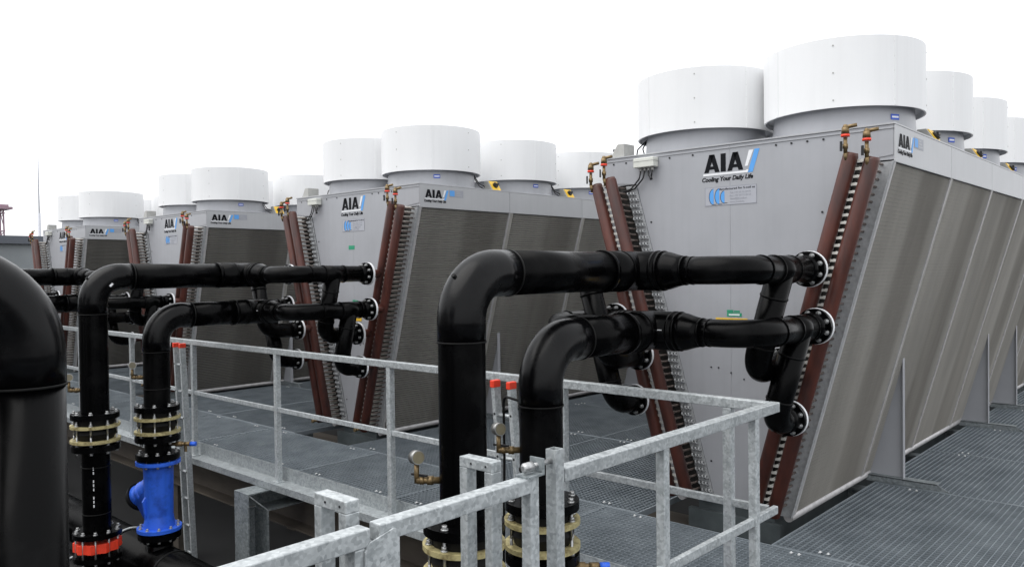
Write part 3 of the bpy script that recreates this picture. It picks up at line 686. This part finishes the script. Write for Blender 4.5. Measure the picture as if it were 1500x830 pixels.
b = MB(); b.cyl((x, y, -1.0), (x, y, -.56), RP, seg=32).cyl((x, y, -.62), (x, y, -.57), .14, seg=32); b.build('riser_pipe', 'pe', lo)
b = MB(); studs(b, x, y, .08, .19, .158, 10); b.build('studs', 'steel', lo)['kind'] = 'stuff'
gauge(lo, x-.08, y-.075, .86, (-.74, -.67, 0))
# drain cock with blue lever
dd = Vector((.74, .67, 0)); pz = Vector((x, y, .255))
dv = MB().cyl(pz+dd*.10, pz+dd*.30, .016, seg=10).cyl(pz+dd*.16, pz+dd*.22, .024, seg=8).cyl(pz+dd*.24, pz+dd*.29, .021, seg=6).bar(pz+dd*.25+Vector((0,0,-.01)), pz+dd*.25+Vector((0,0,-.07)), .02, .02, (1, 0, 0)).build('drain_cock', 'brass', lo)
MB().cyl(pz+dd*.295, pz+dd*.345, .021, seg=10).build('blue_knob', 'blue', dv)
for ch in lo.children: ch.location = Vector(ch.location)+Vector((0, 2.24, 1.5))
who = ['second cooler from the walkway', 'third cooler from the walkway', 'mast-side end cooler']
for k, n in enumerate(who):
    c = copy_tree(up, None, (-PITCH*(k+1), 0, 0)); c['label'] = 'tall black pipe run feeding the inner headers of the '+n
    if k == 0:
        wt = MB().bar((0, -.012, -.012), (0, .012, .012), .016, .006, (1, 0, 0)).build('white_tag', 'logo_white', c); wt.location = (.03+RP+.004, .11, 3.20)
        pm = MB()
        for z_ in [1.32+.035*j for j in range(10) if j not in (3, 7)]: pm.box((.030+.100, -.062, z_), (.030+.104, -.054, z_+.022))
        stuff(pm.build('printed_marks', 'logo_white', c)).location = (-.004, 0, 0)
    c = copy_tree(lo, None, (-PITCH*(k+1), 0, 0)); c['label'] = 'lower black pipe run feeding the outer headers of the '+n
# opposite riser whose elbow turns away from the coolers
op = thing('pipe_run', 'tall black riser with elbow turning away from the coolers, opposite the ladder gate', 'pipe', (UX-.02, -4.555, -1.5), 'black pipe runs')
q = 1.5
MB().cyl((0, 0, .5), (0, 0, 1.447+q), RP, seg=40).build('riser_pipe', 'pe', op)
MB().sweep(fillet([(0, 0, 1.446+q), (0, 0, 1.77+q), (0, -.321, 1.77+q)], .225), RP+.003, 40).build('elbow', 'pe_elbow', op)
MB().cyl((0, -.32, 1.77+q), (0, -3.2, 1.77+q), RP, seg=32).build('main_pipe', 'pe', op)
wr(op, (0, 0, 1.447+q), (0, 0, 1), RP, .008, 'rubber')
# collecting mains down in the pit
for yy, zz, lb in ((-2.75, -1.0, 'thick black collecting pipe in the pit under the tall risers'), (-2.24, -.86, 'thick black collecting pipe in the pit under the blue strainers')):
    t = thing('collecting_pipe', lb, 'pipe', (-8, yy, zz), 'collecting pipes in the pit')
    MB().cyl((-10, 0, 0), (7.6, 0, 0), .20, seg=32).build('pipe', 'pe', t)
    for k in range(4):
        xx = UX+.04-PITCH*k+8
        MB().cyl((xx+.30, 0, 0), (xx+.33, 0, 0), .207, seg=32).build('weld_bead', 'rubber', t)
        MB().sweep([(xx-.62+.2*math.sin(a)*0, .213*math.sin(a), .213*math.cos(a)) for a in [i*PI/12 for i in range(-9, 10)]], .012, 8).build('pipe_clamp', 'galv', t)
        MB().box((xx-.70, -.18, -1.5-zz-.06), (xx-.54, .18, -.17)).build('saddle', 'galv_dark', t)

# ================================================================== RAILINGS
def railing_x(name, label, x0, x1, y, posts, zt=1.1, zm=.55):
    t = thing(name, label, 'railing', ((x0+x1)/2, y, 0), 'galvanised railings'); ox = (x0+x1)/2
    MB().box((x0-ox, -.025, zt-.05), (x1-ox, .025, zt)).build('top_rail', 'galv', t, .004)
    MB().box((x0-ox, -.012, zm-.02), (x1-ox, .012, zm+.02)).build('middle_rail', 'galv', t, .003)
    for p in posts:
        po = MB().box((p-ox-.024, -.024, -.108), (p-ox+.024, .024, zt-.05)).build('post', 'galv', t, .004)
        MB().box((p-ox-.05, -.045, -.108), (p-ox+.05, .035, -.098)).build('foot_plate', 'galv', po)
    return t
railing_x('railing', 'long galvanised railing along the pit edge in front of the coolers', -16.6, -1.56, -1.49, [-16.2, -14.55, -12.9, -11.27, -9.64, -8.0, -6.44, -4.82, -3.2, -1.66])
railing_x('railing', 'short galvanised railing at the pit corner, across from the first cooler', -1.525, -.168, -1.49, [-1.50, -.385])
XC = -.14
rc = thing('railing', 'galvanised railing along the walkway from the pit corner to the ladder gate', 'railing', (XC, -2.3, 0), 'galvanised railings')
def ry(v): return v+2.3
MB().box((-.026, ry(-3.205), 1.05), (.026, ry(-1.465), 1.10)).build('top_rail', 'galv', rc, .004)
MB().box((-.013, ry(-3.205), .53), (.013, ry(-1.465), .57)).build('middle_rail', 'galv', rc, .003)
for p in (-1.71, -2.54): MB().box((-.021, ry(p)-.021, -.10), (.021, ry(p)+.021, 1.05)).build('post', 'galv', rc, .004)
# open-topped gate post
gp = MB(); c = ry(-3.232); ro, ri, zt = .022, .018, 1.168
for a0, a1, b0, b1 in ((-ro, ro, -ro, -ri), (-ro, ro, ri, ro), (-ro, -ri, -ri, ri), (ri, ro, -ri, ri)): gp.box((a0, c+b0, -.1), (a1, c+b1, zt))
gp.build('post', 'galv', rc)['label'] = 'open-topped square gate post'
rd = thing('railing', 'galvanised railing along the walkway on the far side of the ladder gate from the coolers', 'railing', (XC, -5.3, 0), 'galvanised railings')
MB().box((-.026, -1.9, 1.05), (.026, 1.262, 1.10)).build('top_rail', 'galv', rd, .004)
MB().box((-.013, -1.9, .53), (.013, 1.20, .57)).build('middle_rail', 'galv', rd, .003)
for p in (1.236, -.35, -1.6): MB().box((-.024, p-.024, -.1), (.024, p+.024, 1.05)).build('post', 'galv', rd, .004)
gt = thing('gate', 'small galvanised gate across the top of the pit ladder', 'gate', (XC, -3.66, 0))
MB().box((-.025, -.345, 1.05), (.025, .276, 1.10)).build('top_rail', 'galv', gt, .004)
MB().box((-.0215, .276, .30), (.0215, .319, 1.10)).build('stile', 'galv', gt, .004)
MB().box((-.025, -.345, .30), (.025, -.295, 1.05)).build('stile', 'galv', gt, .004)
MB().box((-.02, -.295, .53), (.02, .285, .57)).build('middle_rail', 'galv', gt, .003)
MB().box((-.02, -.295, .30), (.02, .285, .34)).build('bottom_rail', 'galv', gt, .003)
lp = MB(); pts = [(.027, -.40, .50), (.027, -.285, .50), (.027, -.285, 1.075), (.027, -.305, 1.082), (.027, -.385, 1.062), (.027, -.40, 1.04)]
lp.poly(pts, (1, 0, 0), .006).build('latch_plate', 'galv', gt)
hb = MB().cyl((0, .30, 1.130), (0, .415, 1.130), .0085, seg=10).sweep([(0, .262, 1.130), (0, .270, 1.130), (0, .305, 1.130), (0, .312, 1.130)], [.008, .017, .017, .012], 12).build('hinge_pin', 'steel', gt)
MB().box((-.03, .255, 1.10), (.03, .338, 1.107)).box((-.03, .332, 1.107), (.03, .338, 1.155)).build('hinge_bracket', 'galv_dark', gt)
# access ladder into the pit: two inverted-U stiles and rungs
al = thing('access_ladder', 'galvanised pit ladder with inverted-U hand stiles behind the gate', 'ladder', (-.325, -3.70, -1.55))
for yy in (-3.41, -3.998):
    o = MB(); y0, y1 = yy+3.70-.024, yy+3.70+.024
    o.box((-.078, y0, 0), (-.042, y1, 2.69-.036)).box((.042, y0, 0), (.078, y1, 2.69-.036)).box((-.078, y0, 2.654), (.078, y1, 2.69)).build('hand_stile', 'galv', al, .003)
    o = MB()
    for px in (-.02, .05): o.disc((px, y0-.0005, 2.672), (0, 1, 0), .004, .003, 8)
    o.build('vent_hole', 'black', al)
for i in range(6): MB().box((-.02, -.274, .15+i*.27), (.02, .266, .18+i*.27)).build('rung', 'galv', al)
# narrow ladders with red end caps leaning at the ledge
def cap_ladder(off, label):
    t = thing('ladder', label, 'ladder', (-1.73+off, -1.66, -1.55), 'narrow ladders with red caps')
    lean = -.085; hgt = 2.62
    for dx in (-.07, .07):
        st_ = MB().hexa([(dx-.014-lean*0, -.028, 0), (dx+.014, -.028, 0), (dx+.014, .028, 0), (dx-.014, .028, 0)], [(dx-.014+lean*hgt, -.028, hgt), (dx+.014+lean*hgt, -.028, hgt), (dx+.014+lean*hgt, .028, hgt), (dx-.014+lean*hgt, .028, hgt)]).build('stile', 'galv', t)
        hcap = MB(); xx = dx+lean*hgt; hcap.box((xx-.018, -.033, hgt-.035), (xx+.018, .033, hgt+.012)); hcap.build('end_cap', 'red', st_, .005)
        hl = MB()
        for i in range(9): zz = .26+i*.27; hl.disc((dx+lean*zz, -.0285, zz), (0, 1, 0), .008, .002, 8)
        stuff(hl.build('punched_holes', 'black', st_))
    for i in range(9):
        zz = .25+i*.27; MB().cyl((-.07+lean*zz, 0, zz), (.07+lean*zz, 0, zz), .013, seg=10).build('rung', 'galv', t)
cap_ladder(.10, 'narrow galvanised ladder with red caps beside the risers of the walkway-end cooler')
cap_ladder(.10-PITCH, 'narrow galvanised ladder with red caps beside the risers of the second cooler')
# black cable looping from the shorter riser down past the ladder
for k in range(2):
    o = -PITCH*k
    cb = MB().sweep(fillet([(-1.17+o, -2.20, 1.08), (-1.42+o, -2.12, 1.085), (-1.40+o, -2.14, .72), (-1.36+o, -2.20, .1), (-1.38+o, -2.25, -1.54)], [.04, .3, .3]), .0075, 8).build('cable', 'rubber')
    tag(cb, ['black cable dropping beside the risers of the walkway-end cooler', 'black cable dropping beside the risers of the second cooler'][k], 'cable', 'cables beside the risers')
# channel bracket holding up the ledge
br = thing('support_bracket', 'galvanised channel bracket standing in the pit under the walkway ledge', 'bracket', (-4.97, -1.66, -1.55))
zt = 1.55-.170; zi = zt-.19
o = MB(); o.box((-.12, -.12, 0), (.12, -.108, zt)).box((-.12, .072, 0), (.12, .084, zi)).box((-.12, -.108, 0), (-.108, .072, zi)); o.build('column', 'galv_dark', br)
o = MB(); o.box((-.12, -.108, zt-.012), (.12, .55, zt)).box((-.12, .084, zi), (.12, .55, zi+.012)).box((-.12, -.108, zi+.012), (-.108, .55, zt-.012)); o.build('arm', 'galv_dark', br)
MB().bar((.115, -.11, zt-.01), (.115, .08, zi+.004), .010, .010).build('mitre_weld', 'galv', br)
MB().box((-.16, -.16, 0), (.16, .12, .015)).build('foot_plate', 'galv_dark', br)

# ================================================================== FAR BACKGROUND
bd = thing('building', 'low grey flat-roofed building beyond the end of the cooler row', 'building', (-33, 4, -1.55))
MB().box((-6, -14, 0), (4, 1.2, 4.45)).build('wall', 'wall', bd)
MB().box((-6.2, -14.2, 4.45), (4.2, 1.4, 4.72)).build('roof', 'roofdark', bd)
for i in range(7):
    wn = MB().box((4.0, -1.75-i*1.9, 2.4), (4.03, -.15-i*1.9, 3.6)).build('window', 'wallband', bd); MB().box((4.03, -1.0-i*1.9, 2.4), (4.05, -.92-i*1.9, 3.6)).build('mullion', 'roofdark', wn)
for i in range(6): MB().box((-4+i*1.2, 1.2, 2.4), (-3.1+i*1.2, 1.23, 3.6)).build('window', 'wallband', bd)
mast = thing('mast', 'slender pale mast rising beyond the last cooler', 'mast', (-31.8, 4.9, -1.55))
mast.location = (-38.5, 6.75, -1.55)
MB().cyl((0, 0, 0), (0, 0, 6.2), .075, .06, seg=10).build('pole', 'mast', mast); MB().cyl((0, 0, 6.2), (0, 0, 9.6), .028, .014, seg=8).build('antenna', 'mast', mast)
tw = thing('lattice_tower', 'distant purplish lattice tower beyond the flat-roofed building', 'tower', (-95.4, 19.7, -1.55))
for sx in (-1, 1):
    for sy in (-1, 1): MB().bar((sx*.7, sy*.7, 0), (sx*.6, sy*.6, 10.6), .12, .12).build('leg', 'lattice', tw)
for i in range(6):
    zz = .6+i*1.9; b = MB()
    for sx, sy, ex_, ey in ((-1,-1,1,-1), (1,-1,1,1), (1,1,-1,1), (-1,1,-1,-1)):
        b.bar((sx*.68, sy*.68, zz), (ex_*.68, ey*.68, zz), .1, .1); b.bar((sx*.68, sy*.68, zz), (ex_*.66, ey*.66, min(10.4, zz+1.9)), .07, .07)
    b.build('bracing', 'lattice', tw)
MB().box((-1.3, -1.3, 10.5), (1.3, 1.3, 10.75)).build('platform_deck', 'lattice', tw)
MB().box((-1.0, -1.0, 10.75), (1.0, 1.0, 11.0)).build('cabin', 'lattice', tw)
